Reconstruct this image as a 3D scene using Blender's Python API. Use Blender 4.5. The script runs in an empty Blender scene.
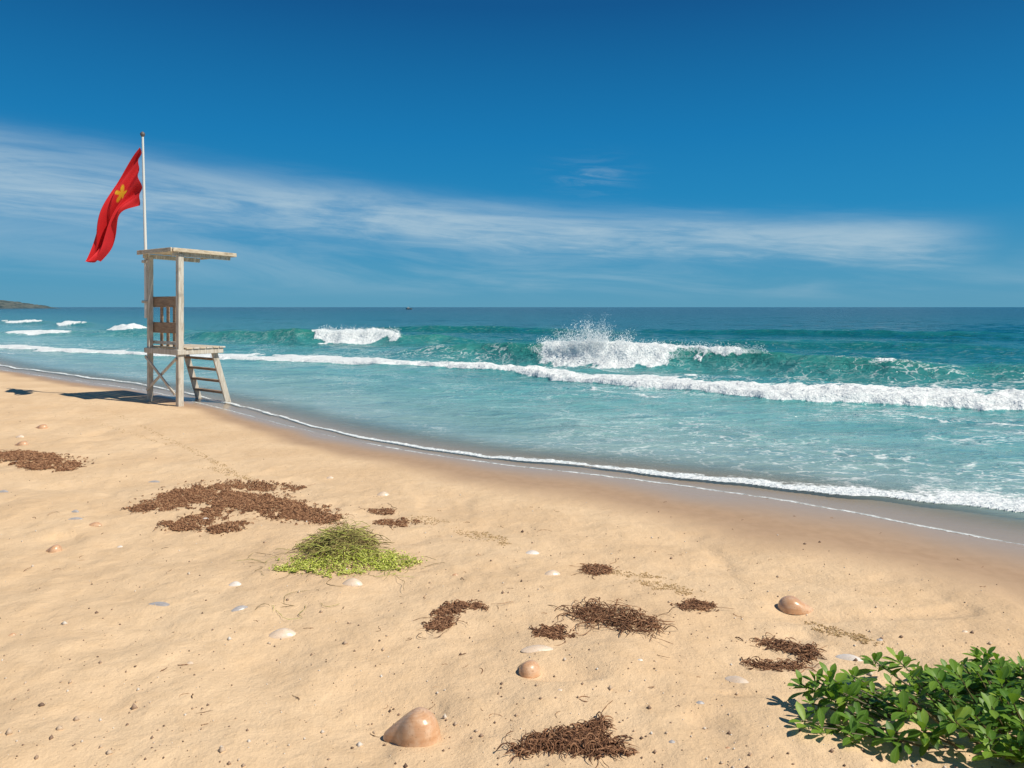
import bpy, math, random, bmesh
import numpy as np
from mathutils import Vector
rng=np.random.default_rng(7); random.seed(7)
scene=bpy.context.scene
scene.view_settings.view_transform='Standard'
scene.view_settings.look='None'
scene.view_settings.exposure=0
CAMH=1.8; F=750.0
# ---------------- camera
cam=bpy.data.cameras.new("camera"); camo=bpy.data.objects.new("camera",cam)
scene.collection.objects.link(camo)
camo.location=(0,0,CAMH); camo.rotation_euler=(math.radians(90),0,0)
cam.sensor_width=36; cam.lens=F/1024*36; cam.shift_y=-77/1024; cam.clip_end=20000; cam.clip_start=0.05
scene.camera=camo
# ---------------- noise helpers
TAB=rng.random((256,256))
def vn(x,y,s=0):
    x=np.asarray(x,float)+s*17.31; y=np.asarray(y,float)+s*9.77
    xi=np.floor(x).astype(int); yi=np.floor(y).astype(int)
    fx=x-xi; fy=y-yi; fx=fx*fx*(3-2*fx); fy=fy*fy*(3-2*fy)
    a=TAB[xi&255,yi&255]; b=TAB[(xi+1)&255,yi&255]; c=TAB[xi&255,(yi+1)&255]; d=TAB[(xi+1)&255,(yi+1)&255]
    return (a*(1-fx)+b*fx)*(1-fy)+(c*(1-fx)+d*fx)*fy
def fbm(x,y,o=4,s=0):
    r=0;a=.5;t=0
    for i in range(o):
        r=r+a*vn(x*2**i,y*2**i,s+i*3); t+=a; a*=.5
    return r/t
def ss(a,b,x):
    t=np.clip((x-a)/(b-a),0,1); return t*t*(3-2*t)
def smooth_curve(pts):
    pts=sorted(pts); px=np.array([p[0] for p in pts],float); py=np.array([p[1] for p in pts],float)
    xs=np.linspace(px[0],px[-1],24000); ys=np.interp(xs,px,py)
    k=np.ones(int(1.6/(xs[1]-xs[0])))
    k/=k.sum(); n=len(k)
    yp=np.concatenate([np.full(n,ys[0]),ys,np.full(n,ys[-1])])
    sm=np.convolve(yp,k,'same')[n:-n]
    return lambda x: np.interp(x,xs,sm)
# shoreline (world metres)
W=smooth_curve([(-400,420),(-60,68),(-14.6,21.4),(-7.76,16.07),(-4.75,12.86),(-3.1,10.97),(-1.85,9.78),(-.37,8.65),(.94,8.04),(2.36,7.14),(3.28,6.34),(3.9,5.5),(5.2,4.5),(8,2.4),(15,-2),(400,-150)])
FL=smooth_curve([(-400,423),(-60,71),(-15.6,22.9),(-8.25,17.1),(-5.14,13.9),(-3.26,11.54),(-1.92,10.15),(-.38,8.94),(.98,8.39),(2.48,7.5),(3.62,6.99),(4.49,6.59),(8,5.2),(15,2),(400,-140)])
BL=smooth_curve([(-400,330),(-60,60),(-21.9,32.1),(-13.7,27.6),(-9.8,26),(-5.75,23.7),(-2.4,22.1),(.2,20.1),(2.06,17.5),(3.9,15.5),(5.46,14.2),(6.98,13.5),(8.78,12.86),(15,11),(400,0)])
BU=smooth_curve([(-400,350),(-60,68),(-27,37),(-15.6,30.2),(-11.3,28.6),(-3,25.2),(.26,22.4),(2.5,20.1),(6,17.2),(8.6,16.3),(11.4,15.8),(20,14),(400,4)])
RC=smooth_curve([(-30,42),(-6,29.5),(-2.6,27.3),(4,23.5),(8,21),(12.6,18.8),(20,16),(60,4)])
LC=smooth_curve([(-60,60),(-20,43),(-10,38.5),(-4,37),(10,36),(40,30)])
def shore_d(x,y):   # + inland
    e=.25; s=(W(x+e)-W(x-e))/(2*e)
    return (W(x)-y)/np.sqrt(1+s*s)
def sand_h(x,y):
    x=np.asarray(x,float); y=np.asarray(y,float)
    d=shore_d(x,y)+(fbm(x*.8,y*.8,3,2)-.5)*.35
    h=np.where(d>0,.2*(1-np.exp(-np.maximum(d,0)*.16)),-np.minimum(.05*-d,2.5))
    k=ss(.6,2.8,d)
    n=(fbm(x*1.1,y*1.1,3,5)-.5)*.095+(fbm(x*3.0,y*3.0,3,11)-.5)*.05
    # soft trampled dimples
    c=vn(x*3.4+2.2*vn(x*1.3,y*1.3,3),y*3.4+2*vn(x*1.1,y*1.7,6),21); n=n-ss(.60,.92,c)*.030*ss(.35,.65,vn(x*.7,y*.7,31))
    near=np.exp(-np.maximum(y-8,0)/18)
    return h+k*n*(.4+.6*near)
def P(u,v):
    u=np.asarray(u,float); v=np.asarray(v,float); z=np.zeros_like(u)
    for _ in range(8):
        t=(CAMH-z)*F/(v-307); x=(u-512)/F*t; z=z*.3+sand_h(x,t)*.7
    t=(CAMH-z)*F/(v-307); x=(u-512)/F*t
    return x,t,sand_h(x,t)
# ---------------- mesh helpers
def mesh_from(name,V,Q,mat=None,smooth=True,attrs=None,parent=None):
    V=np.asarray(V,np.float32).reshape(-1,3); Q=np.asarray(Q,np.int32)
    n=Q.shape[1]
    me=bpy.data.meshes.new(name); me.vertices.add(len(V)); me.vertices.foreach_set("co",V.ravel())
    me.loops.add(Q.size); me.loops.foreach_set("vertex_index",Q.ravel())
    me.polygons.add(len(Q)); me.polygons.foreach_set("loop_start",np.arange(0,Q.size,n,dtype=np.int32))
    me.update(calc_edges=True)
    me.polygons.foreach_set("use_smooth",np.full(len(me.polygons),smooth))
    for k,a in (attrs or {}).items():
        at=me.attributes.new(k,'FLOAT','POINT'); at.data.foreach_set("value",np.asarray(a,np.float32).ravel())
    ob=bpy.data.objects.new(name,me); scene.collection.objects.link(ob)
    if mat: me.materials.append(mat)
    if parent: ob.parent=parent
    return ob
def gridfaces(r,c):
    i=np.arange(r-1)[:,None]*c+np.arange(c-1)[None,:]; i=i.ravel()
    return np.stack([i,i+1,i+c+1,i+c],1)
# ---------------- material helpers
class NT:
    def __init__(s,tree): s.t=tree; s.n=tree.nodes; s.l=tree.links
    def set(s,sock,v):
        if v is None: return
        if isinstance(v,bpy.types.NodeSocket): s.l.new(v,sock)
        else:
            try: sock.default_value=v
            except Exception: sock.default_value=(v,v,v)
    def M(s,op,a=None,b=None,c=None,clamp=False):
        n=s.n.new('ShaderNodeMath'); n.operation=op; n.use_clamp=clamp
        for i,v in enumerate((a,b,c)): s.set(n.inputs[i],v)
        return n.outputs[0]
    def smooth(s,x,a,b,o0=0.,o1=1.):
        n=s.n.new('ShaderNodeMapRange'); n.interpolation_type='SMOOTHSTEP'
        s.set(n.inputs[0],x); n.inputs[1].default_value=a; n.inputs[2].default_value=b; n.inputs[3].default_value=o0; n.inputs[4].default_value=o1
        return n.outputs[0]
    def mix(s,f,a,b,bt='MIX'):
        n=s.n.new('ShaderNodeMix'); n.data_type='RGBA'; n.blend_type=bt
        s.set(n.inputs[0],f); s.set(n.inputs[6],a); s.set(n.inputs[7],b); return n.outputs[2]
    def noise(s,vec,scale,detail=4,rough=.55,dist=0.):
        n=s.n.new('ShaderNodeTexNoise'); s.set(n.inputs['Vector'],vec); n.inputs['Scale'].default_value=scale
        n.inputs['Detail'].default_value=detail; n.inputs['Roughness'].default_value=rough; n.inputs['Distortion'].default_value=dist
        return n.outputs[0]
    def attr(s,name):
        n=s.n.new('ShaderNodeAttribute'); n.attribute_name=name; return n.outputs['Fac']
    def obj(s): return s.n.new('ShaderNodeTexCoord').outputs['Object']
    def mapv(s,vec,scale=(1,1,1),rot=(0,0,0)):
        n=s.n.new('ShaderNodeMapping'); s.set(n.inputs[0],vec); n.inputs['Scale'].default_value=scale; n.inputs['Rotation'].default_value=rot; return n.outputs[0]
    def ramp(s,f,stops):
        n=s.n.new('ShaderNodeValToRGB'); s.set(n.inputs[0],f); e=n.color_ramp.elements
        while len(e)<len(stops): e.new(.5)
        for i,(p,c) in enumerate(stops): e[i].position=p; e[i].color=(*c,1)
        return n.outputs[0]
    def bump(s,h,strength,dist,normal=None):
        n=s.n.new('ShaderNodeBump'); s.set(n.inputs['Height'],h); n.inputs['Strength'].default_value=strength; n.inputs['Distance'].default_value=dist
        if normal: s.set(n.inputs['Normal'],normal)
        return n.outputs[0]
def newmat(name):
    m=bpy.data.materials.new(name); m.use_nodes=True; t=NT(m.node_tree)
    b=m.node_tree.nodes['Principled BSDF']; return m,t,b
# ---------------- sun + sky
SUNEL=math.radians(50); sd=Vector((.90,-.44,0)).normalized()
sunv=Vector((sd.x*math.cos(SUNEL),sd.y*math.cos(SUNEL),math.sin(SUNEL)))
sl=bpy.data.lights.new("sun",'SUN'); sl.energy=4.95; sl.angle=math.radians(.5); sl.color=(1,.94,.83)
so=bpy.data.objects.new("sun",sl); scene.collection.objects.link(so); so.rotation_euler=sunv.to_track_quat('Z','Y').to_euler(); so.location=(10,-5,20)
w=bpy.data.worlds.new("World"); scene.world=w; w.use_nodes=True; t=NT(w.node_tree)
bg=w.node_tree.nodes['Background']; bg.inputs[1].default_value=.1
sky=t.n.new('ShaderNodeTexSky'); sky.sky_type='NISHITA'; sky.sun_disc=False; sky.sun_elevation=SUNEL; sky.sun_rotation=math.atan2(sd.x,sd.y)
tc=t.n.new('ShaderNodeTexCoord').outputs['Generated']
sp=t.n.new('ShaderNodeSeparateXYZ'); t.l.new(tc,sp.inputs[0]); X,Y,Z=sp.outputs
az=t.M('ARCTAN2',X,Y)
hl=t.M('SQRT',t.M('ADD',t.M('MULTIPLY',X,X),t.M('MULTIPLY',Y,Y)))
el=t.M('DIVIDE',Z,t.M('MAXIMUM',hl,.001))
grad=t.ramp(t.M('MULTIPLY',el,1.25,clamp=True),[(0,(.105,.34,.50)),(.05,(.06,.31,.51)),(.15,(.006,.24,.51)),(.28,(.0,.185,.45)),(.5,(.0,.088,.27)),(1,(.01,.07,.20))])
g10=t.mix(1.,grad,(10,10,10,1),'MULTIPLY')
base=t.mix(.05,g10,sky.outputs[0])
elt=t.M('ADD',el,t.M('MULTIPLY',az,.065))
cv=t.n.new('ShaderNodeCombineXYZ'); t.set(cv.inputs[0],t.M('MULTIPLY',az,2.0)); t.set(cv.inputs[1],t.M('MULTIPLY',elt,12.)); cv=cv.outputs[0]
n1=t.noise(cv,1.6,7,.6,.7); n2=t.noise(cv,.8,3,.5,.3)
cvf=t.mapv(cv,(1,1.5,1),(0,0,.25)); n3=t.noise(cvf,5,6,.68,.9)
wd=t.M('SUBTRACT',.032,t.M('MULTIPLY',az,.016))
q=t.M('DIVIDE',t.M('SUBTRACT',t.M('ADD',elt,t.M('ADD',t.M('MULTIPLY',t.M('SUBTRACT',n2,.5),.045),t.M('MULTIPLY',t.M('SUBTRACT',n3,.5),.022))),.106),wd)
band=t.M('POWER',2.718,t.M('MULTIPLY',t.M('POWER',t.M('ABSOLUTE',q),3.),-1.))
band=t.M('MULTIPLY',band,t.smooth(az,.60,.46))
tex=t.smooth(t.M('ADD',t.M('MULTIPLY',n1,.7),t.M('MULTIPLY',n3,.3)),.34,.62)
cl=t.M('MULTIPLY',band,t.M('ADD',.20,t.M('MULTIPLY',tex,.54)))
q2=t.M('DIVIDE',t.M('SUBTRACT',elt,.045),.042)
veil=t.M('MULTIPLY',t.M('POWER',2.718,t.M('MULTIPLY',t.M('MULTIPLY',q2,q2),-1.)),t.smooth(n1,.36,.70,0.,.34))
q3=t.M('ADD',t.M('POWER',t.M('DIVIDE',t.M('SUBTRACT',el,.172),.022),2.),t.M('POWER',t.M('DIVIDE',t.M('SUBTRACT',az,.105),.045),2.))
wisp=t.M('MULTIPLY',t.M('POWER',2.718,t.M('MULTIPLY',q3,-1.)),t.smooth(n3,.4,.75,0.,.28))
cl=t.M('MAXIMUM',t.M('MAXIMUM',cl,veil),wisp)
cl=t.M('MULTIPLY',cl,t.smooth(el,.0,.03))
col=t.mix(cl,base,(4.8,6.2,7.0,1))
t.l.new(col,bg.inputs[0])
# ---------------- SAND
def build_rows(segs):
    r=[]
    for a,b,s in segs: r+=list(np.arange(a,b,s))
    return r
rows=build_rows([(-2,1.8,.1)])
v=307+1350/1.8
while v>330: rows.append(1350/(v-307)); v-=1.4 if v<800 else 4
y=rows[-1]
while y<9000: y*=1.15; rows.append(y)
rows=np.array(rows); tt=np.linspace(-1,1,800)
YY=np.repeat(rows[:,None],len(tt),1); XX=tt[None,:]*(YY+3.0)
dd=shore_d(XX,YY); ZZ=sand_h(XX,YY)
wn=(fbm(XX*.7,YY*.7,4,9)-.5)
wid=.62+1.25*ss(-5,2.8,XX)
wet=1-ss(.50,1.10,(dd+wn*.7)/wid)
glaze=1-ss(.0,.5,(dd+wn*.5)/wid)
m,t,b=newmat("sand"); o=t.obj()
big=t.noise(o,.9,4,.55); mid=t.noise(o,9,5,.6); fine=t.noise(o,260,2,.7); gr=t.noise(o,75,4,.7)
dry=t.mix(t.smooth(big,.3,.7),(.70,.49,.295,1),(.81,.59,.37,1))
dry=t.mix(t.smooth(mid,.4,.75,0.,.4),dry,(.62,.42,.235,1))
dry=t.mix(t.smooth(fine,.3,.7,0.,.35),dry,(.55,.37,.21,1))
dry=t.mix(t.smooth(gr,.62,.73,0.,.5),dry,(.40,.26,.14,1))
wa=t.attr('wet'); ga=t.attr('glaze')
wetc=t.mix(t.smooth(mid,.3,.7),(.41,.27,.165,1),(.46,.305,.19,1))
c=t.mix(wa,dry,wetc); c=t.mix(ga,c,(.42,.315,.225,1))
t.l.new(c,b.inputs['Base Color'])
t.set(b.inputs['Roughness'],t.M('SUBTRACT',t.M('SUBTRACT',.92,t.M('MULTIPLY',wa,.3)),t.M('MULTIPLY',ga,.36)))
t.set(b.inputs['Specular IOR Level'],t.M('ADD',.12,t.M('MULTIPLY',ga,.3)))
hgt=t.M('ADD',t.M('MULTIPLY',fine,.0018),t.M('ADD',t.M('MULTIPLY',gr,.0045),t.M('MULTIPLY',mid,.024)))
hgt=t.M('MULTIPLY',hgt,t.M('SUBTRACT',1.,t.M('MULTIPLY',wa,.9)))
t.l.new(t.bump(hgt,.85,1.0),b.inputs['Normal'])
mesh_from("sand_beach",np.stack([XX,YY,ZZ],-1),gridfaces(len(rows),len(tt)),m,attrs=dict(wet=wet,glaze=glaze))
# ---------------- WATER
rows=build_rows([(-2,5,.12),(5,12,.035),(12,30,.065),(30,60,.2)])
y=60.
while y<12000: rows.append(y); y*=1.022
rows=np.array(rows); tt=np.linspace(-1,1,900)
YY=np.repeat(rows[:,None],len(tt),1); XX=tt[None,:]*(YY+3.0)
off=-shore_d(XX,YY)
n_a=fbm(XX*.9,YY*.9,4,1)-.5; n_b=fbm(XX*3,YY*3,4,2)-.5; n_c=fbm(XX*.25,YY*.5,4,3)-.5
Z=np.zeros_like(XX)
deep=ss(2,14,off)
for k,(wl,am,an) in enumerate([(2.7,.030,.0),(1.6,.020,.25),(1.0,.014,-.3),(.6,.009,.1),(.36,.006,-.15),(4.6,.05,.1)]):
    dirx=math.sin(.45+an); diry=math.cos(.45+an)
    ph=(XX*dirx+YY*diry)*2*math.pi/wl+ (fbm(XX*.35,YY*.35,3,50+k)-.5)*9
    a=am*(vn(XX/wl*.5,YY/wl*.5,60+k)*1.6)
    lim=np.clip(1.2-(YY/(wl*32))**2,0,1)
    Z+=a*(np.abs(np.sin(ph*.5))*-2+1)*lim*(.34*ss(.6,3,off)+.66*deep)
foam=np.zeros_like(XX); face=np.zeros_like(XX)
def wave(crest,AX,AA,front,back):
    global Z,face
    q=crest(XX)+ (fbm(XX*.35,XX*0+3.3,3,70)-.5)*1.6 -YY
    A=np.interp(XX,AX,AA)*(.75+.5*vn(XX*.6,XX*0,71))
    pr=np.where(q>0,np.exp(-(q/front)**2),np.exp(-(np.abs(q)/back)**1.5))
    Z+=A*pr-A*.12*np.exp(-((q-front*2)/1.4)**2)
    face=np.maximum(face,np.clip(A*1.7,0,1)*np.where(q>0,np.exp(-((q-.15)/(front*.75))**2),np.exp(-(q/.6)**2)))
    return q,A
q,A=wave(RC,[-9,-5,-2,1,5,7.5,9.5,12.6,20,40],[0,.12,.40,.62,.64,.56,.44,.34,.26,.2],.85,2.4)
seg=ss(.5,1.3,XX+n_a)*(1-ss(6.2,7.2,XX+n_a*1.2))
low=np.interp(XX,[.5,2,4,5,7.2],[1.0,1.5,1.1,.50,.25])
fR=seg*ss(-.9,-.3,q+n_b*.8)*(1-ss(low*.7,low*1.2,q+n_b*1.2+n_a*.5))
foam=np.maximum(foam,fR)
foam=np.maximum(foam,.8*np.exp(-((XX-9.6)/.9)**2)*np.exp(-((q-.1)/.3)**2)*ss(-.2,.1,n_b))
q,A=wave(LC,[-22,-17,-10,-7,-4,-1,4],[0,.42,.66,.70,.45,.2,0],.9,3)
tap=np.clip(np.interp(XX,[-10.4,-9.2,-7.5,-5.0],[.0,.8,1,.0]),0,1)
fL=ss(-10.4,-9.8,XX+n_a)*(1-ss(-6.0,-5.0,XX+n_a*1.5))*ss(-.2-.9*tap,.1-.5*tap,q+n_b*.9)*(1-ss(.2+1.1*tap,.5+1.5*tap,q+n_b*1.2+n_a*.6))
foam=np.maximum(foam,fL)
def small(x0,y0,L,h,fo):
    global Z,foam,face
    q=y0-(XX-x0)*.35+n_a*.8-YY; e=np.exp(-((XX-x0)/L)**2)
    pr=np.where(q>0,np.exp(-(q/1.1)**2),np.exp(-(q/3.2)**2)); Z+=h*e*pr; face=np.maximum(face,.5*e*pr)
    fw=np.exp(-((XX-x0)/(L*.62))**2)
    foam=np.maximum(foam,fo*ss(.25,.5,fw+n_a*.6)*ss(-.9*fw,-.1,q+n_b*.8)*(1-ss(1.1*fw,1.8*fw+.05,q+n_b)))
small(-27.5,54,2.6,.5,1); small(-41,70,2.5,.5,.9); small(-31,49,4.0,.3,.8); small(-22.5,47,5,.4,0); small(14,34,9,.28,0); small(22,48,12,.35,0); small(-3,55,10,.4,0); small(-52,80,5,.45,1)
# bore line
lo=BL(XX)+n_a*1.1+n_b*.35; up=BU(XX)+n_a*1.3; hw=np.maximum(up-lo,.6)
mB=ss(-.08,.12,YY-lo)*(1-ss(.45,1.3,(YY-lo)/hw+n_b*.8))
mB*=.68+.32*ss(-.25,.05,n_c+.15)
foam=np.maximum(foam,mB)
Z+=(.11+.07*ss(0,5,XX)+.1*n_a)*ss(-.1,.35,YY-lo)*np.exp(-np.maximum(YY-lo,0)/(hw*1.0))
lo2=BL(XX)-1.6+n_a*1.6
foam=np.maximum(foam,.55*np.exp(-((YY-lo2)/.18)**2)*ss(-.02,.18,n_c+n_a*.6))
# swash foam
fq=YY-FL(XX)-(fbm(XX*1.3,YY*.3,3,90)-.5)*.34
wF=np.interp(XX,[-20,-6,-2,1,2.6,4,8],[.16,.08,.08,.13,.30,.48,.5])*(.6+.9*vn(XX*1.7,XX*0,77))
mF=ss(-.035,.01,fq)*np.exp(-np.maximum(fq,0)/wF)*(.85+.7*n_b+.22)
foam=np.maximum(foam,np.clip(mF*1.2,0,1))
Z+=.012*ss(-.12,.05,fq)*np.exp(-np.maximum(fq,0)/(wF*3))*ss(-8,1,XX)
Z+=foam*ss(5,14,off)*((fbm(XX*4,YY*4,3,33)-.35)*.20+(vn(XX*14,YY*14,34)-.5)*.05)
lace=ss(.4,1.3,off)*(1-ss(9,26,off))*(.35+.5*ss(-1,4,XX))
lace=np.maximum(lace,ss(-.3,.8,YY-BU(XX))*(1-ss(2,6,YY-BU(XX)))*.8)*ss(-.18,.14,n_a+n_c*.7)
Z=np.where(off<0,-.003+ -.02*np.minimum(-off,6),Z*ss(0,1.2,off)+.004*ss(0,.1,off))
def watermat(name,alpha):
    m,t,b=newmat(name); o=t.obj()
    offa=t.attr('off'); fa=t.attr('foam'); fc=t.attr('face'); la=t.attr('lace')
    od=t.M('POWER',t.M('DIVIDE',t.M('MAXIMUM',offa,0.),400.,clamp=True),.4)
    def p(d): return (d/400)**.4
    wc=t.ramp(od,[(0,(.44,.42,.35)),(p(1.2),(.33,.45,.42)),(p(5),(.17,.40,.39)),(p(10),(.085,.32,.325)),(p(20),(.014,.175,.185)),(p(60),(.0,.09,.125)),(p(200),(.0,.042,.075)),(1,(.0,.028,.058))])
    patch=t.noise(t.mapv(o,(.35,1,1),(0,0,.4)),.35,4,.6,.4)
    wc=t.mix(t.smooth(patch,.4,.65,0.,.5),wc,t.mix(.5,wc,(.0,.12,.15,1)))
    ov=t.mapv(o,(.5,1,1),(0,0,.42))
    r2=t.noise(ov,6.,3,.62,.6)
    wc=t.mix(t.M('MULTIPLY',t.smooth(r2,.52,.68,0.,.4),t.smooth(offa,60,25)),wc,t.mix(.6,wc,(.48,.62,.60,1)))
    wc=t.mix(t.M('MULTIPLY',fc,.7),wc,(.025,.22,.16,1))
    f1=t.noise(o,2.2,6,.65,.4); f2=t.noise(o,14,4,.65)
    ftex=t.M('ADD',t.M('MULTIPLY',f1,.5),t.M('MULTIPLY',f2,.5))
    fm=t.smooth(t.M('ADD',fa,t.M('MULTIPLY',t.M('SUBTRACT',ftex,.5),1.6)),.33,.64)
    fm=t.M('MULTIPLY',fm,t.smooth(fa,.02,.15))
    vd=t.n.new('ShaderNodeTexVoronoi'); vd.feature='DISTANCE_TO_EDGE'; vd.inputs['Scale'].default_value=2.6
    dn=t.n.new('ShaderNodeTexNoise'); dn.inputs['Scale'].default_value=1.7; dn.inputs['Detail'].default_value=4; t.l.new(o,dn.inputs['Vector'])
    vv=t.n.new('ShaderNodeVectorMath'); vv.operation='MULTIPLY_ADD'; t.l.new(dn.outputs['Color'],vv.inputs[0]); vv.inputs[1].default_value=(1.5,1.5,0); t.l.new(t.mapv(o,(.7,1.2,1),(0,0,.4)),vv.inputs[2])
    t.l.new(vv.outputs[0],vd.inputs['Vector'])
    lm=t.M('MULTIPLY',t.smooth(vd.outputs['Distance'],.11,.01),t.M('MULTIPLY',la,t.smooth(ftex,.43,.57)))
    fm=t.M('MAXIMUM',fm,t.M('MULTIPLY',lm,.85))
    spk=t.M('MULTIPLY',t.M('MULTIPLY',t.smooth(t.noise(t.mapv(o,(.3,1,1),(0,0,.2)),1.1,4,.7),.70,.76),t.smooth(offa,16,30,0.,.4)),t.smooth(offa,120,60))
    fm=t.M('MAXIMUM',fm,spk)
    if alpha:
        wob=t.M('MULTIPLY',t.M('SUBTRACT',f1,.5),.12)
        e=t.M('ADD',offa,wob)
        edge=t.M('MULTIPLY',t.smooth(e,-.012,.004),t.smooth(e,.06,.012))
        fm=t.M('MAXIMUM',fm,t.M('MULTIPLY',edge,t.smooth(f2,.3,.6,.35,.9)))
    fcol=t.mix(t.smooth(f2,.3,.7),(.70,.76,.76,1),(.90,.91,.89,1))
    t.l.new(t.mix(fm,wc,fcol),b.inputs['Base Color'])
    t.set(b.inputs['Roughness'],t.M('ADD',.13,t.M('MULTIPLY',fm,.7)))
    b.inputs['IOR'].default_value=1.33
    t.set(b.inputs['Specular IOR Level'],t.M('SUBTRACT',t.smooth(offa,8,100,.42,.12),t.M('MULTIPLY',fm,.10)))
    if alpha:
        al=t.M('MULTIPLY',t.smooth(offa,.1,1.7,.12,1.),t.smooth(e,-.012,.0))
        t.set(b.inputs['Alpha'],t.M('MAXIMUM',al,fm))
    r1=t.noise(ov,1.3,2,.5,.3); r3=t.noise(ov,.35,3,.55,.2)
    calm=t.smooth(offa,.2,3.5,.15,1.)
    h=t.M('ADD',t.M('MULTIPLY',r1,.24),t.M('ADD',t.M('MULTIPLY',r2,.095),t.M('MULTIPLY',t.M('MULTIPLY',r3,1.2),t.smooth(offa,15,60))))
    h=t.M('MULTIPLY',h,calm)
    h=t.M('ADD',h,t.M('MULTIPLY',t.M('MULTIPLY',fa,f2),.07))
    t.l.new(t.bump(h,.9,1.),b.inputs['Normal'])
    return m
Q=gridfaces(len(rows),len(tt))
sea=mesh_from("sea_water",np.stack([XX,YY,Z],-1),Q,watermat("sea_water",False),attrs=dict(off=off,foam=foam,face=face,lace=lace))
sea.data.materials.append(watermat("shallow_water",True))
sea.data.polygons.foreach_set("material_index",(off.ravel()[Q].min(1)<1.8).astype(np.int32))
# ---------------- splash spray
m,t,b=newmat("spray_foam"); b.inputs['Base Color'].default_value=(.9,.92,.92,1); b.inputs['Roughness'].default_value=.5
OCT=np.array([(1,0,0),(-1,0,0),(0,1,0),(0,-1,0),(0,0,1),(0,0,-1)],float)
OF=np.array([(0,2,4),(2,1,4),(1,3,4),(3,0,4),(2,0,5),(1,2,5),(3,1,5),(0,3,5)])
def blobs(C,R):
    V=C[:,None,:]+OCT[None]*R[:,None,None]*(.6+.8*rng.random((len(C),6,1)))
    Fc=OF[None]+6*np.arange(len(C))[:,None,None]
    return V.reshape(-1,3),Fc.reshape(-1,3)
cs=[];rs=[]
for (px,lean,hh,sp_,n) in [(1.5,-.3,.62,.25,2500),(1.85,-.25,.85,.22,3200),(2.2,-.08,1.12,.22,5200),(2.5,.04,1.28,.24,7500),(2.85,.12,1.06,.26,5000),(3.25,.3,.85,.3,3600),(3.8,.4,.52,.35,2400),(4.6,.3,.28,.4,1500),(1.1,-.35,.35,.3,1500)]:
    nj=18
    ja=rng.normal(0,.26,nj); jh=hh*rng.uniform(.4,1.08,nj)
    j=rng.integers(0,nj,n); s=rng.random(n)**1.6
    x=px+lean*s*1.2+np.sin(ja[j])*s*jh[j]*1.1+rng.normal(0,sp_*.26,n)*(.5+.9*s)
    z=.25+s*jh[j]+rng.normal(0,.03,n); yv=RC(np.full(n,px))-.35-.5*s+rng.normal(0,.22,n)
    cs.append(np.stack([x,yv,z],1)); rs.append(np.clip(rng.lognormal(-5.0,.5,n)*(1.4-.75*s),.002,.03))
n=5200; x=rng.uniform(.8,7.2,n); yv=RC(x)-.25+rng.normal(0,.26,n); z=.48+np.abs(rng.normal(0,.12,n)); cs.append(np.stack([x,yv,z],1)); rs.append(rng.uniform(.003,.014,n))
n=2500; x=rng.uniform(-9.8,-5.6,n); yv=LC(x)-.3+rng.normal(0,.3,n); z=.5+np.abs(rng.normal(0,.12,n)); cs.append(np.stack([x,yv,z],1)); rs.append(rng.uniform(.006,.02,n))
V,Fc=blobs(np.concatenate(cs),np.concatenate(rs)); mesh_from("wave_spray",V,Fc,m,smooth=False)
# ---------------- LIFEGUARD CHAIR
def woodmat(name,c1,c2,sc=6,streak=(1,1,.12)):
    m,t,b=newmat(name); o=t.obj()
    a=t.noise(t.mapv(o,streak),sc*6,6,.65,.4); bb=t.noise(o,sc*.7,4,.6)
    c=t.mix(t.smooth(a,.35,.68),(*c1,1),(*c2,1)); c=t.mix(t.smooth(bb,.55,.72,0.,.55),c,(*[k*.5 for k in c2],1))
    t.l.new(c,b.inputs['Base Color']); b.inputs['Roughness'].default_value=.8
    t.l.new(t.bump(a,.5,.01),b.inputs['Normal']); return m
paint=woodmat("weathered_paint",(.62,.58,.50),(.42,.36,.28)); plank=woodmat("brown_plank",(.36,.25,.16),(.22,.14,.085),5,(.2,.2,1)); roofm=woodmat("roof_board",(.66,.56,.42),(.46,.36,.24),5,(.3,.3,1))
root=bpy.data.objects.new("lifeguard_chair",None); scene.collection.objects.link(root)
A=Vector((-6.85,14.2,0)); B=Vector((-5.98,13.5,0)); wv=(B-A).normalized(); fv=Vector((-wv.y,wv.x,0)); O=(A+B)/2; WD=(B-A).length/2
zg=float(sand_h(O.x,O.y)); root.location=(O.x,O.y,zg)
def L(a,f_,z): return wv*a+fv*f_+Vector((0,0,z))
def beam(name,p1,p2,w_,h_,mat,side=None,par=root,bev=.006):
    d=(p2-p1); ln=d.length; d.normalize()
    s=side if side is not None else Vector((0,0,1)).cross(d)
    if s.length<.01: s=wv.copy()
    s=(s-d*s.dot(d)).normalized(); u=d.cross(s)
    bm=bmesh.new(); vs=[]
    for e in (0,1):
        for a,b_ in ((-1,-1),(1,-1),(1,1),(-1,1)):
            vs.append(bm.verts.new(p1+d*ln*e+s*w_/2*a+u*h_/2*b_))
    for f_ in ((3,2,1,0),(4,5,6,7),(0,1,5,4),(1,2,6,5),(2,3,7,6),(3,0,4,7)): bm.faces.new([vs[i] for i in f_])
    bmesh.ops.bevel(bm,geom=bm.edges[:],offset=bev,segments=1,affect='EDGES')
    bmesh.ops.recalc_face_normals(bm,faces=bm.faces[:])
    me=bpy.data.meshes.new(name); bm.to_mesh(me); bm.free(); me.materials.append(mat)
    ob=bpy.data.objects.new(name,me); scene.collection.objects.link(ob); ob.parent=par; return ob
top=2.80
beam("post_1",L(-WD,0,-.3),L(-WD,0,top-.06),.085,.085,paint,wv); beam("post_2",L(WD,0,-.3),L(WD,0,top-.06),.105,.1,paint,wv)
r0,r1=-.18,1.04; rw=WD+.09
def rz(f_): return top+.03-.03*f_
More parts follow.
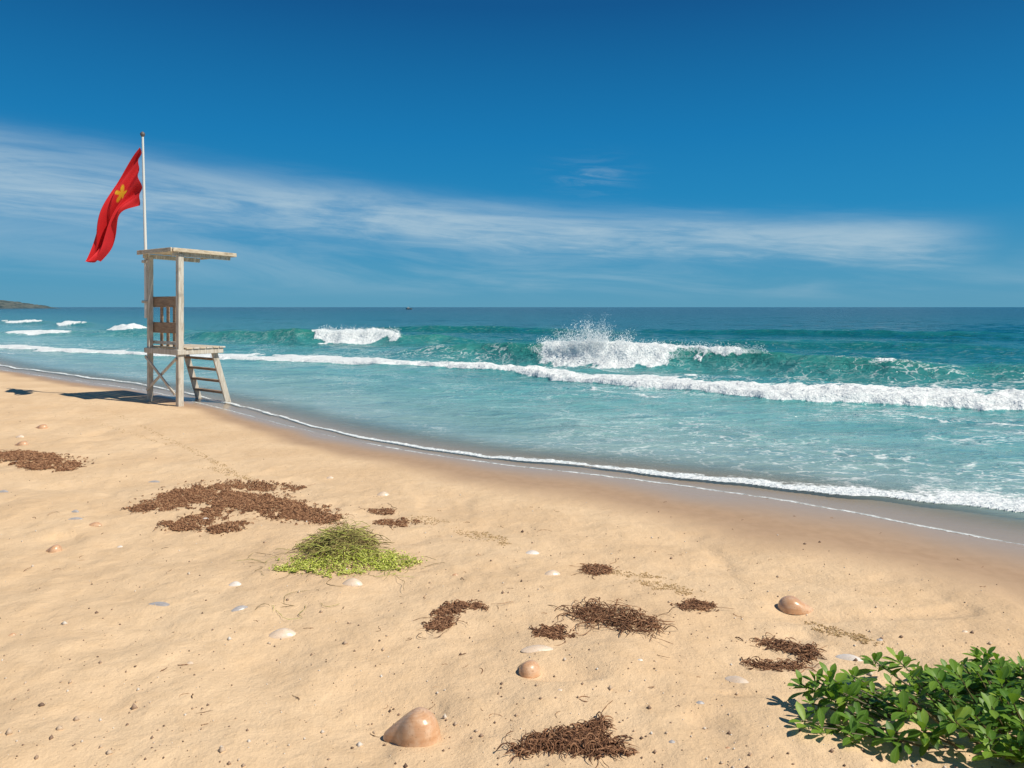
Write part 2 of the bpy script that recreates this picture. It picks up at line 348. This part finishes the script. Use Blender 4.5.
for i,a in enumerate((-WD,WD)):
    beam(f"roof_bearer_{i+1}",L(a,r0+.05,rz(r0)-.09),L(a,r1-.06,rz(r1)-.09),.05,.08,paint)
for i in range(8):
    f0=r0+(r1-r0)*(i+.5)/8; beam(f"roof_board_{i+1}",L(-rw,f0,rz(f0)-.02),L(rw,f0,rz(f0)-.02),(r1-r0)/8-.006,.03,roofm,fv)
beam("roof_fascia_1",L(-rw,r1+.015,rz(r1)-.03),L(rw,r1+.015,rz(r1)-.03),.03,.07,roofm,fv)
beam("roof_fascia_2",L(-rw,r0-.017,rz(r0)-.03),L(rw,r0-.017,rz(r0)-.03),.03,.08,roofm,fv)
beam("roof_fascia_3",L(rw+.017,r0,rz(r0)-.03),L(rw+.017,r1,rz(r1)-.03),.03,.07,roofm)
for i,(z0,z1,mt) in enumerate([(1.78,1.98,plank),(1.30,1.50,plank)]):
    beam(f"back_board_{i+1}",L(-WD,.068,(z0+z1)/2),L(WD,.068,(z0+z1)/2),.03,z1-z0,mt,fv)
for i,a in enumerate((-.30,-.06,.18)):
    beam(f"back_slat_{i+1}",L(a,.095,1.05),L(a,.095,1.96),.10,.02,plank,wv)
beam("arm_rail",L(-WD,.068,1.12),L(WD,.068,1.12),.03,.06,paint,fv)
DZ=1.0
beam("seat_rail_back",L(-WD-.06,-.06,DZ-.03),L(WD+.06,-.06,DZ-.03),.04,.1,paint,fv)
beam("seat_rail_1",L(-WD-.06,-.08,DZ-.03),L(-WD-.06,.80,DZ-.03),.035,.09,paint); beam("seat_rail_2",L(WD+.07,-.08,DZ-.03),L(WD+.07,.80,DZ-.03),.035,.09,paint)
for i in range(6):
    f0=.13+i*.128; beam(f"seat_plank_{i+1}",L(-WD-.10,f0,DZ+.035),L(WD+.11,f0,DZ+.035),.118,.03,paint if i%2 else roofm,fv)
beam("brace_1",L(-WD,-.065,.22),L(WD,-.065,.86),.025,.055,paint,fv); beam("brace_2",L(-WD,-.094,.86),L(WD,-.094,.22),.025,.055,paint,fv)
for i,a in enumerate((-WD+.02,WD-.02)):
    beam(f"ladder_rail_{i+1}",L(a,.66,DZ-.02),L(a,1.02,-.25),.045,.11,paint,wv)
for i,z in enumerate((.16,.38,.60,.80)):
    f0=.66+.36*(DZ-z)/(DZ+.25); beam(f"ladder_step_{i+1}",L(-WD+.045,f0,z),L(WD-.045,f0,z),.13,.035,plank,fv)
def tube(name,pts,rad,mat,par=None,sides=10):
    V=[];Fq=[]
    pts=[Vector(p_) for p_ in pts]
    for i,p_ in enumerate(pts):
        d=(pts[min(i+1,len(pts)-1)]-pts[max(i-1,0)]).normalized(); s=Vector((1,0,0)); s=(s-d*s.dot(d)).normalized(); u=d.cross(s)
        r=rad[i] if hasattr(rad,'__len__') else rad
        for k in range(sides): a=2*math.pi*k/sides; V.append(p_+s*math.cos(a)*r+u*math.sin(a)*r)
    for i in range(len(pts)-1):
        for k in range(sides): Fq.append((i*sides+k,i*sides+(k+1)%sides,(i+1)*sides+(k+1)%sides,(i+1)*sides+k))
    return mesh_from(name,[tuple(v_) for v_ in V],Fq,mat,True,parent=par)
fr=bpy.data.objects.new("red_flag",None); scene.collection.objects.link(fr)
SC=F/14.2; fx=(144.5-512)/F*14.2; fy=14.2
fr.location=(fx,fy,0)
m,t,b=newmat("pole_paint"); b.inputs['Base Color'].default_value=(.7,.68,.62,1); b.inputs['Roughness'].default_value=.45
def zp(v_): return CAMH+(307-v_)/SC
tube("flagpole",[(.03,0,zp(318)),(.02,0,zp(250)),(-.01,0,zp(190)),(-.035,0,zp(136))],[.03,.028,.024,.02],m,fr)
mk,t,b=newmat("pole_cap"); b.inputs['Base Color'].default_value=(.12,.10,.09,1)
tube("pole_cap",[(-.035,0,zp(137)),(-.036,0,zp(135)),(-.036,0,zp(133)),(-.036,0,zp(131.5))],[.02,.045,.04,.005],mk,fr)
for k,zz in enumerate((2.66,1.9)): beam(f"pole_bracket_{k+1}",Vector((-.04,0,zz)),Vector((.14,0,zz)),.08,.05,paint,Vector((0,1,0)),fr)
topE=[(140,146),(131,158),(122,173),(114,190),(106,208),(100,226),(95,245),(90,264)]
botE=[(141,205),(134,207),(127,210),(121,216),(116,227),(111,240),(107,252),(100,263)]
ns,nt_=120,70
S=np.linspace(0,1,ns); T=np.linspace(0,1,nt_)
def evc(E,s):
    E=np.array(E,float); k=np.linspace(0,1,len(E)); c=np.stack([np.interp(s,k,E[:,i]) for i in (0,1)],-1)
    ker=np.ones(15)/15
    for i in (0,1): c[:,i]=np.convolve(np.pad(c[:,i],7,'edge'),ker,'valid')
    return c
te=evc(topE,S); be=evc(botE,S)
G=te[:,None,:]*(1-T)[None,:,None]+be[:,None,:]*T[None,:,None]
SS,TT=np.meshgrid(S,T,indexing='ij')
fold=np.sin(TT*10+SS*5.)*.12*(.15+SS)+np.sin(TT*21-SS*7)*.045+np.sin(SS*9+TT*2)*.10*SS
gx=(G[...,0]-144.5)/SC+np.sin(TT*10+SS*5+1)*.02; gz=CAMH+(307-G[...,1])/SC+.02*np.sin(TT*10+SS*6)*SS
gy=fold-.05*SS
cx,cy=.34,.45; dx=(SS-cx)*1.55; dy=(TT-cy)*1.12; rr=np.sqrt(dx*dx+dy*dy); an=np.arctan2(dy,dx)
emb=ss(.015,-.015,rr-.15*(.66+.34*np.cos(5*an)))
m,t,b=newmat("flag_cloth"); o=t.obj(); e=t.attr('emb'); nn=t.noise(o,9,4)
t.l.new(t.mix(e,t.mix(nn,(.66,.012,.018,1),(.76,.02,.025,1)),(.85,.5,.02,1)),b.inputs['Base Color']); b.inputs['Roughness'].default_value=.75
tr=t.n.new('ShaderNodeBsdfTranslucent'); tr.inputs[0].default_value=(.8,.02,.02,1); mx=t.n.new('ShaderNodeMixShader'); mx.inputs[0].default_value=.2
outn=t.n['Material Output']; t.l.new(b.outputs[0],mx.inputs[1]); t.l.new(tr.outputs[0],mx.inputs[2]); t.l.new(mx.outputs[0],outn.inputs[0])
mesh_from("flag_cloth",np.stack([gx,gy,gz],-1),gridfaces(ns,nt_),m,attrs=dict(emb=emb),parent=fr)
# ---------------- strands (seaweed)
def strandmesh(x,y,z,length,rad,curl,lift,K=7):
    n=len(x); hd=rng.uniform(0,2*math.pi,n); cu=rng.normal(0,curl,n); st=length/(K-1)
    P_=np.zeros((n,K,3)); cxp=x.copy(); cyp=y.copy(); h_=hd.copy()
    lf=np.abs(rng.normal(0,1,n))*lift
    for k in range(K):
        P_[:,k,0]=cxp; P_[:,k,1]=cyp; P_[:,k,2]=z+rad*.7+lf*math.sin(math.pi*k/(K-1))
        h_=h_+cu+rng.normal(0,.3,n); cxp=cxp+np.cos(h_)*st; cyp=cyp+np.sin(h_)*st
    Tn=np.gradient(P_,axis=1); Tn/=np.linalg.norm(Tn,axis=2,keepdims=True)+1e-9
    side=np.cross(Tn,[0,0,1.]); side/=np.linalg.norm(side,axis=2,keepdims=True)+1e-9; up=np.cross(side,Tn)
    tap=np.array([.5]+[1]*(K-2)+[.4])[None,:,None]*(.5+1.0*rng.random((n,K,1)))
    R=(rad if np.ndim(rad) else np.full(n,rad))[:,None,None]*tap
    V=np.stack([P_+R*(side*math.cos(a)+up*math.sin(a)) for a in (math.pi/2,math.pi*7/6,math.pi*11/6)],2)
    base=(np.arange(n)[:,None,None]*K+np.arange(K-1)[None,:,None])*3; j=np.arange(3)[None,None,:]; j2=(j+1)%3
    Q=np.stack([base+j,base+j2,base+3+j2,base+3+j],-1).reshape(-1,4)
    tint=np.repeat(rng.random(n),K*3)
    return V.reshape(-1,3),Q,tint
def weedmat(name,c1,c2,c3):
    m,t,b=newmat(name); a=t.attr('tint')
    t.l.new(t.ramp(a,[(0,c1),(.55,c2),(1,c3)]),b.inputs['Base Color']); b.inputs['Roughness'].default_value=.75; b.inputs['Specular IOR Level'].default_value=.25; return m
brown=weedmat("brown_seaweed",(.12,.055,.028),(.27,.13,.065),(.46,.26,.14))
ochre=weedmat("pale_debris",(.34,.22,.10),(.46,.31,.15),(.55,.41,.22))
dark=weedmat("dark_seaweed",(.09,.042,.024),(.22,.105,.054),(.40,.22,.12))
def sample(ells,n,ragged=.5,seed=0,fr=9.):
    ar=np.array([e[2]*e[3] for e in ells],float); ar/=ar.sum(); out=[]
    while len(out)<n:
        e=ells[rng.choice(len(ells),p=ar)]; r=math.sqrt(rng.random())*1.25; a=rng.random()*2*math.pi
        ca,sa=math.cos(math.radians(e[4] if len(e)>4 else 0)),math.sin(math.radians(e[4] if len(e)>4 else 0))
        px_,py_=r*math.cos(a)*e[2],r*math.sin(a)*e[3]
        u=e[0]+px_*ca-py_*sa; v_=e[1]+px_*sa+py_*ca
        nz=float(fbm(u/fr,v_/fr*2.2,3,seed))
        if nz<ragged*(.35+.75*r*r) and rng.random()>.04: continue
        out.append((u,v_))
    o_=np.array(out); return o_[:,0],o_[:,1]
def weed(name,ells,n,ln,rad,mat,ragged=.55,curl=.5,lift=.01,seed=0,fr=9.,pile=.0,beads=.6,loose=.02):
    u,v_=sample(ells,n,ragged,seed,fr); x,y,z=P(u,v_)
    zz=z+rng.random(n)*pile
    V,Q,tn=strandmesh(x,y,zz,ln*rng.uniform(.5,1.5,n),rad*rng.uniform(.6,1.4,n),curl,lift)
    k=int(n*beads)
    if k:   # bladders / crumbs between the strands
        i=rng.integers(0,n,k); r=rad*rng.uniform(.9,2.0,k)
        V2,Q2,t2=strandmesh(x[i]+rng.normal(0,ln*.3,k),y[i]+rng.normal(0,ln*.3,k),z[i]+rng.random(k)*pile,r*2.4,r,.2,0,4)
        Q=np.concatenate([Q,Q2+len(V)]); V=np.concatenate([V,V2]); tn=np.concatenate([tn,t2])
    k=int(n*loose)
    if k:   # loose tendrils trailing off the edges
        i=rng.integers(0,n,k); xx=x[i]+rng.normal(0,.035,k); yy=y[i]+rng.normal(0,.035,k)
        V2,Q2,t2=strandmesh(xx,yy,sand_h(xx,yy)+.003,rng.uniform(.08,.22,k),np.full(k,.0014),.22,.006,10)
        Q=np.concatenate([Q,Q2+len(V)]); V=np.concatenate([V,V2]); tn=np.concatenate([tn,t2])
    return mesh_from(name,V,Q,mat,True,attrs=dict(tint=tn))
weed("seaweed_clump",[(175,501,44,9,-8),(225,497,54,13,3),(265,506,58,12,10),(312,514,34,9,8),(255,487,46,6,2),(200,519,38,7,-12),(225,529,25,5,-10),(182,528,18,3,0)],8500,.030,.0032,brown,.55,.8,.006,1,10.,.006)
weed("seaweed_clump",[(32,459,50,6,3),(5,455,30,4,0),(60,463,26,4,2),(45,468,26,3,2)],3200,.045,.004,brown,.55,.8,.006,2,12.,.006)
for i,(el_,n_) in enumerate([([(382,512,15,3,0)],170),([(398,523,23,4,0)],280),([(595,570,17,5,0)],330),([(552,633,21,6,4)],380),([(697,606,22,5,4)],300),([(452,610,20,6,-14),(472,606,18,3,5),(440,625,13,6,-20)],800)]):
    weed("seaweed_clump",el_,n_,.034,.0024,dark if i>1 else brown,.58,.6,.006,10+i,7.,.004)
weed("seaweed_clump",[(612,620,30,8,8),(645,624,20,5,15),(590,611,20,3,-10)],330,.12,.0021,dark,.35,.3,.018,20,10.,.008,loose=.08)
weed("seaweed_clump",[(785,647,34,4,8),(808,656,9,8,30),(780,668,30,4,6)],360,.06,.0023,dark,.5,.5,.008,21,8.,.004,loose=.05)
weed("seaweed_clump",[(570,741,44,7,-4),(592,748,32,7,6),(530,750,20,4,-6),(592,730,14,4,-20)],1200,.055,.0021,dark,.55,.45,.012,22,10.,.008)
weed("dry_debris",[(668,588,34,5,10),(485,537,30,5,12),(845,634,42,5,14),(640,575,30,3,5),(420,520,30,4,5),(190,450,90,3,26),(120,430,60,2,18),(235,475,40,3,15)],1700,.016,.0017,ochre,.6,.4,.001,23,9.,loose=0)
weed("dry_twigs",[(532,716,8,8,0),(300,604,60,6,-5),(420,690,280,40,0),(300,560,300,60,0),(700,560,280,60,0)],110,.05,.0013,dark,.2,.3,.004,24,12.)
# green weed heap
groot=bpy.data.objects.new("green_seaweed_heap",None); scene.collection.objects.link(groot)
u,v_=sample([(340,564,60,12,0),(302,567,30,6,-6),(388,561,34,9,4),(345,552,36,11,0)],7500,.54,30,8.)
x,y,z=P(u,v_); hc=P(344,556)
hm=.06*np.exp(-(((x-hc[0])/.17)**2+((y-hc[1])/.22)**2))
def leaves(x,y,z,size,up=.5):
    n=len(x); a=rng.uniform(0,2*math.pi,n); tl=rng.normal(0,up,n); tl2=rng.normal(0,up,n)
    d=np.stack([np.cos(a)*np.cos(tl),np.sin(a)*np.cos(tl),np.sin(tl)],1); s=np.stack([-np.sin(a)*np.cos(tl2),np.cos(a)*np.cos(tl2),np.sin(tl2)],1)
    C=np.stack([x,y,z],1); sz=size[:,None]
    V=np.stack([C-d*sz,C+s*sz*.55,C+d*sz,C-s*sz*.55],1)
    Q=np.arange(n*4).reshape(n,4); return V.reshape(-1,3),Q,np.repeat(rng.random(n),4)
gm=weedmat("green_seaweed",(.20,.24,.03),(.46,.51,.07),(.68,.68,.20))
V,Q,tn=leaves(x,y,z+hm+rng.random(len(x))*.012+.003,rng.uniform(.005,.011,len(x)),.35)
mesh_from("leafy_fronds",V,Q,gm,False,attrs=dict(tint=tn),parent=groot)
hc=P(342,552)
u,v_=sample([(342,547,25,12,0),(338,552,32,9,0)],1200,.1,31,14.); x,y,z=P(u,v_)
hm=.21*np.exp(-(((x-hc[0])/.14)**2+((y-hc[1])/.19)**2))
V,Q,tn=strandmesh(x,y,z+hm*rng.uniform(.35,1.05,len(x)),rng.uniform(.06,.2,len(x)),rng.uniform(.0013,.0026,len(x)),.2,.018,9)
mesh_from("stringy_fronds",V,Q,weedmat("olive_strand",(.13,.08,.035),(.33,.27,.10),(.50,.56,.12)),True,attrs=dict(tint=tn),parent=groot)
u,v_=sample([(345,566,80,10,0),(300,603,40,4,-8),(405,566,20,6,0)],60,.1,32,14.); x,y,z=P(u,v_)
V,Q,tn=strandmesh(x,y,z+.003,rng.uniform(.1,.3,len(x)),np.full(len(x),.0013),.12,.004,12)
mesh_from("trailing_fronds",V,Q,bpy.data.materials["olive_strand"],True,attrs=dict(tint=tn),parent=groot)
# ---------------- shells
def shellmat(name,c1,c2,c3,rings):
    m,t,b=newmat(name); r=t.attr('rad'); o=t.obj()
    nz=t.noise(o,22,5,.6)
    cmb=t.n.new('ShaderNodeCombineXYZ'); t.set(cmb.inputs[0],t.M('MULTIPLY',r,14.)); band=t.noise(cmb.outputs[0],1.3,3)
    c=t.mix(t.smooth(band,.35,.65,0.,rings),(*c1,1),(*c2,1)); c=t.mix(t.smooth(nz,.42,.7,0.,.7),c,(*c3,1))
    sp_=t.noise(o,120,2,.5); c=t.mix(t.smooth(sp_,.60,.72,0.,.5),c,(*[k*.6 for k in c2],1))
    t.l.new(c,b.inputs['Base Color'])
    b.inputs['Roughness'].default_value=.30; t.l.new(t.bump(band,.25*rings,.004),b.inputs['Normal']); return m
sm=[shellmat("shell_tan",(.62,.36,.20),(.50,.25,.12),(.72,.50,.33),.6),shellmat("shell_cream",(.76,.60,.45),(.66,.48,.33),(.8,.68,.55),.9),shellmat("shell_grey",(.36,.33,.32),(.48,.45,.43),(.24,.22,.22),1),shellmat("shell_white",(.8,.72,.64),(.7,.59,.50),(.8,.76,.70),1)]
def shell(u,v_,wpx,hr,hz,rot,mi,kind='clam',tilt=0):
    x,y,z=[float(k) for k in P(u,v_)]
    a=wpx/F*y/2
    nr,nth=26,64; r=np.linspace(0,1,nr); th=np.linspace(0,2*math.pi,nth,endpoint=False)
    R,Th=np.meshgrid(r,th,indexing='ij')
    if kind=='bean':
        # worn cockle: wide round lobe tapering to a curled beak, slightly hollowed on the front
        rad=1+.05*np.cos(Th)-.20*np.exp(-((Th-4.05)/.42)**2)+.04*np.cos(2*Th)
        ox=np.cos(Th)*rad; oy=np.sin(Th)*rad*hr*(1+.28*np.cos(Th)); ax,ay=.18,.05*hr; k=R**.9
        Xs=ax*(1-k)+ox*k; Ys=ay*(1-k)+oy*k
        e=np.clip(1-R**2.8,0,1)**.5
        Zs=hz*e*(.42+.58*ss(-1.0,.35,Xs))*(1+.006*np.sin(R*46))
    else:
        rad=1+.05*np.cos(2*Th)+.03*np.cos(3*Th+1)
        ox=np.cos(Th)*rad; oy=np.sin(Th)*rad*hr; ax,ay=(-.1,.55*hr)
        k=R**.85; rib=(1+.012*np.sin(16*Th)*R)
        Xs=(ax*(1-k)+ox*k)*rib; Ys=(ay*(1-k)+oy*k)*rib
        e=np.clip(1-R**2.3,0,1)**.55
        cent=np.exp(-(((Xs-.15)**2)/.9+((Ys/hr)**2)/1.4))
        Zs=hz*e*(.45+.6*cent)*(1+.018*np.sin(R*34))
    Vl=np.stack([Xs,Ys,Zs-.05],-1)*a
    c_,s_=math.cos(rot),math.sin(rot); ct,st=math.cos(tilt),math.sin(tilt)
    Vl=np.stack([Vl[...,0],Vl[...,1]*ct-Vl[...,2]*st,Vl[...,1]*st+Vl[...,2]*ct],-1)
    Vw=np.stack([Vl[...,0]*c_-Vl[...,1]*s_,Vl[...,0]*s_+Vl[...,1]*c_,Vl[...,2]],-1)
    i=np.arange(nr-1)[:,None]*nth; j=np.arange(nth)[None,:]; j2=(j+1)%nth
    Q=np.stack([i+j,i+nth+j,i+nth+j2,i+j2],-1).reshape(-1,4)
    ob=mesh_from("seashell",Vw,Q,sm[mi],True,attrs=dict(rad=R)); ob.location=(x,y,z-.002)
for a in [(410,739,58,.68,1.08,-.22,0,'bean'),(527,671,26,.85,.95,-.9,0,'bean'),(797,609,34,.7,.75,2.9,0,'bean'),
          (282,635,27,.55,.5,.2,1),(738,681,26,.6,.3,-.7,1),(850,659,27,.45,.35,-.5,3),(537,649,32,.4,.25,.1,1),
          (552,574,16,.6,.5,.2,1),(532,553,14,.6,.4,.1,3),(352,584,20,.6,.6,0,1),(235,585,13,.6,.6,.1,3),(240,609,17,.5,.4,.6,2),(158,604,22,.45,.2,0,2),
          (53,551,15,.8,.9,0,0,'bean'),(95,525,13,.6,.5,0,0),(75,519,14,.4,.3,.2,2),(383,495,12,.7,.6,.1,1),(21,445,13,.6,.7,0,0,'bean'),(41,428,12,.6,.7,0,0,'bean'),(3,492,11,.5,.4,0,2),(154,482,12,.5,.3,0,2),(205,520,9,.5,.6,0,3),(700,703,9,.6,.5,0,2),(20,437,8,.6,.6,0,1),(75,512,8,.6,.6,0,2),(672,742,7,.7,.6,0,2),(560,690,6,.7,.5,0,1),(728,748,6,.7,.5,0,0),(18,462,9,.6,.5,0,1),(120,547,6,.6,.6,0,3),(12,635,7,.6,.6,.4,0),(190,663,7,.6,.5,0,1),(330,478,7,.6,.6,0,1),(455,575,6,.6,.6,0,0),(640,660,6,.6,.5,0,3),(880,640,7,.6,.5,0,2),(965,632,7,.6,.6,0,1)]:
    shell(*a)
# pebbles & crumbs
m,t,b=newmat("pebble"); a=t.attr('tint'); t.l.new(t.ramp(a,[(0,(.12,.07,.045)),(.4,(.32,.21,.14)),(.75,(.55,.41,.28)),(1,(.68,.62,.54))]),b.inputs['Base Color']); b.inputs['Roughness'].default_value=.7
n=4200; v_=320+ (768-325)*rng.random(n)**.8+60; u=rng.uniform(-150,1170,n); x,y,z=P(u,v_); ok=(shore_d(x,y)>1.2)&(v_<775); x,y,z=x[ok],y[ok],z[ok]
R=np.clip(rng.lognormal(-5.8,.6,len(x)),.0012,.016)
V,Fc=blobs(np.stack([x,y,z+R*.3],1),R); mesh_from("pebbles",V,Fc,m,True,attrs=dict(tint=np.repeat(rng.random(len(x)),6)))
# ---------------- SHRUB
m,t,b=newmat("shrub_leaf"); a=t.attr('tint'); e=t.attr('mid'); o=t.obj()
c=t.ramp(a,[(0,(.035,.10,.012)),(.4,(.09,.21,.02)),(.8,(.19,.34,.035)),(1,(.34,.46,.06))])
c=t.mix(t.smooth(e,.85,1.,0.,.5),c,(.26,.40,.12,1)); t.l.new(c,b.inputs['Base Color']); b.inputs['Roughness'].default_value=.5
tr=t.n.new('ShaderNodeBsdfTranslucent'); tr.inputs[0].default_value=(.24,.42,.03,1); mx=t.n.new('ShaderNodeMixShader'); mx.inputs[0].default_value=.35
outn=t.n['Material Output']; t.l.new(b.outputs[0],mx.inputs[1]); t.l.new(tr.outputs[0],mx.inputs[2]); t.l.new(mx.outputs[0],outn.inputs[0])
sroot=bpy.data.objects.new("beach_shrub",None); scene.collection.objects.link(sroot)
LV=[];LQ=[];LT=[];LM=[];cnt=0
prof=[(0,.10),(.18,.32),(.42,.78),(.66,1.0),(.84,.72),(1,.04)]
def leaf(base,dirv,length,width,tint):
    global cnt
    d=dirv.normalized(); s=d.cross(Vector((0,0,1)))
    if s.length<.05: s=Vector((1,0,0))
    s.normalize(); nrm=s.cross(d); drp=random.uniform(.05,.35)
    for k,(tp,wp) in enumerate(prof):
        c_=base+d*length*tp-nrm*length*drp*tp*tp
        hwid=width/2*wp
        for q_ in (-1,0,1):
            LV.append(c_+s*hwid*q_+nrm*abs(q_)*hwid*.3); LT.append(tint); LM.append(1. if q_==0 else 0.)
    for k in range(len(prof)-1):
        for j in (0,1): LQ.append((cnt+k*3+j,cnt+k*3+j+1,cnt+k*3+4+j,cnt+k*3+3+j))
    cnt+=len(prof)*3
stems=[]
SCn=Vector((2.26,3.00,0))
for i in range(205):
    a=random.uniform(0,2*math.pi); r=math.sqrt(random.random())
    wob=.60+.75*float(vn(math.cos(a)*2.6+5,math.sin(a)*2.6+5,12))
    ex=SCn.x+math.cos(a)*r*1.0*wob; ey=SCn.y+math.sin(a)*r*.54*wob
    g=float(sand_h(ex,ey))
    top_=.16*(1-r**2)*random.uniform(.3,1.3)+.03+.16*float(vn(ex*5,ey*5,8)-.42)
    top_=max(.03,top_)
    tip=Vector((ex,ey,g+top_)); bs=Vector((SCn.x+(ex-SCn.x)*.72,SCn.y+(ey-SCn.y)*.72,g-.01))
    stems.append((bs,tip)); out=Vector((ex-SCn.x,ey-SCn.y,0))*.8+Vector((random.uniform(-.4,.4),random.uniform(-.4,.4),.9)); out.normalize()
    tb=random.random()*.5+.3
    nl=random.randint(6,9); sz=random.uniform(.65,1.15)
    for k in range(nl):
        aa=k*2.4+random.uniform(-.3,.3); h=k/nl
        pv=out.orthogonal().normalized(); qv=out.cross(pv)
        dirv=(pv*math.cos(aa)+qv*math.sin(aa))*(1.0-.5*h)+out*(.15+.8*h)
        ln=random.uniform(.065,.10)*(1.05-.35*h)*sz
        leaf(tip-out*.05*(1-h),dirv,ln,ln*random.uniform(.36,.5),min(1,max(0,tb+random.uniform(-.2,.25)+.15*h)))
    for k in range(4):
        f_=random.uniform(.3,.9); c_=bs.lerp(tip,f_); aa=random.uniform(0,6.28)
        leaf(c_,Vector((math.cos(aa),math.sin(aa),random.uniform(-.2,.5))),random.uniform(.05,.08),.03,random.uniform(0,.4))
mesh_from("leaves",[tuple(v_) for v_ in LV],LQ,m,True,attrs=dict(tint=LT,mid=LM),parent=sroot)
m2,t,b=newmat("shrub_stem"); b.inputs['Base Color'].default_value=(.10,.08,.03,1)
VV=[];QQ=[]
for bs,tip in stems:
    d=(tip-bs).normalized(); s=d.orthogonal().normalized(); u_=d.cross(s); k0=len(VV)
    for p_,r in ((bs,.006),(tip,.003)):
        for k in range(4): VV.append(tuple(p_+s*math.cos(k*1.57)*r+u_*math.sin(k*1.57)*r))
    for k in range(4): QQ.append((k0+k,k0+(k+1)%4,k0+4+(k+1)%4,k0+4+k))
mesh_from("stems",VV,QQ,m2,True,parent=sroot)
# ---------------- distant headland
m,t,b=newmat("headland"); o=t.obj(); nz=t.noise(o,.09,5,.7); t.l.new(t.mix(t.smooth(nz,.4,.6),(.025,.055,.06,1),(.10,.12,.11,1)),b.inputs['Base Color']); b.inputs['Roughness'].default_value=.9
xs=np.linspace(-1100,-552,420)-22; ys=np.linspace(860,1000,30); Xh,Yh=np.meshgrid(xs,ys,indexing='xy')
ridge=np.interp(Xh+22,[-1100,-800,-640,-610,-595,-580,-570],[22,16,10,7.5,5,2.0,-.5])*np.sin(np.clip((Yh-860)/140,0,1)*math.pi)**.45
Hh=ridge*(.75+.6*fbm(Xh*.06,Yh*.06,4,4))+np.where(ridge>2,(fbm(Xh*.35,Yh*.35,2,6)-.3)*3,0)-.3
mesh_from("headland_hill",np.stack([Xh,Yh,Hh],-1),gridfaces(30,420),m)
# ---------------- distant fishing boat
bt=bpy.data.objects.new("fishing_boat",None); scene.collection.objects.link(bt); bt.location=((409-512)/F*560,560,0)
m,t,b=newmat("boat_hull"); b.inputs['Base Color'].default_value=(.10,.13,.14,1); mw,t,b=newmat("boat_cabin"); b.inputs['Base Color'].default_value=(.45,.45,.42,1)
Lh=4.5; VV=[];QQ=[]
for i in range(13):
    s=i/12; xx=(s-.5)*Lh; bw=.9*math.sin(math.pi*min(1,s*.75+.25))**.7+.02 if s<1 else .02; sh=.7+.5*(abs(s-.4)*1.4)**2
    for (yy,zz) in ((-bw,sh),(-bw*.75,.2),(0,-.25),(bw*.75,.2),(bw,sh),(0,sh-.15)): VV.append((xx,yy,zz))
for i in range(12):
    for k in range(6): QQ.append((i*6+k,i*6+(k+1)%6,(i+1)*6+(k+1)%6,(i+1)*6+k))
mesh_from("hull",VV,QQ,m,False,parent=bt)
beam("cabin",Vector((-1.2,0,1.2)),Vector((.1,0,1.2)),1.0,1.1,mw,par=bt,bev=.05); beam("mast",Vector((.6,0,.6)),Vector((.6,0,2.6)),.08,.08,m,par=bt)
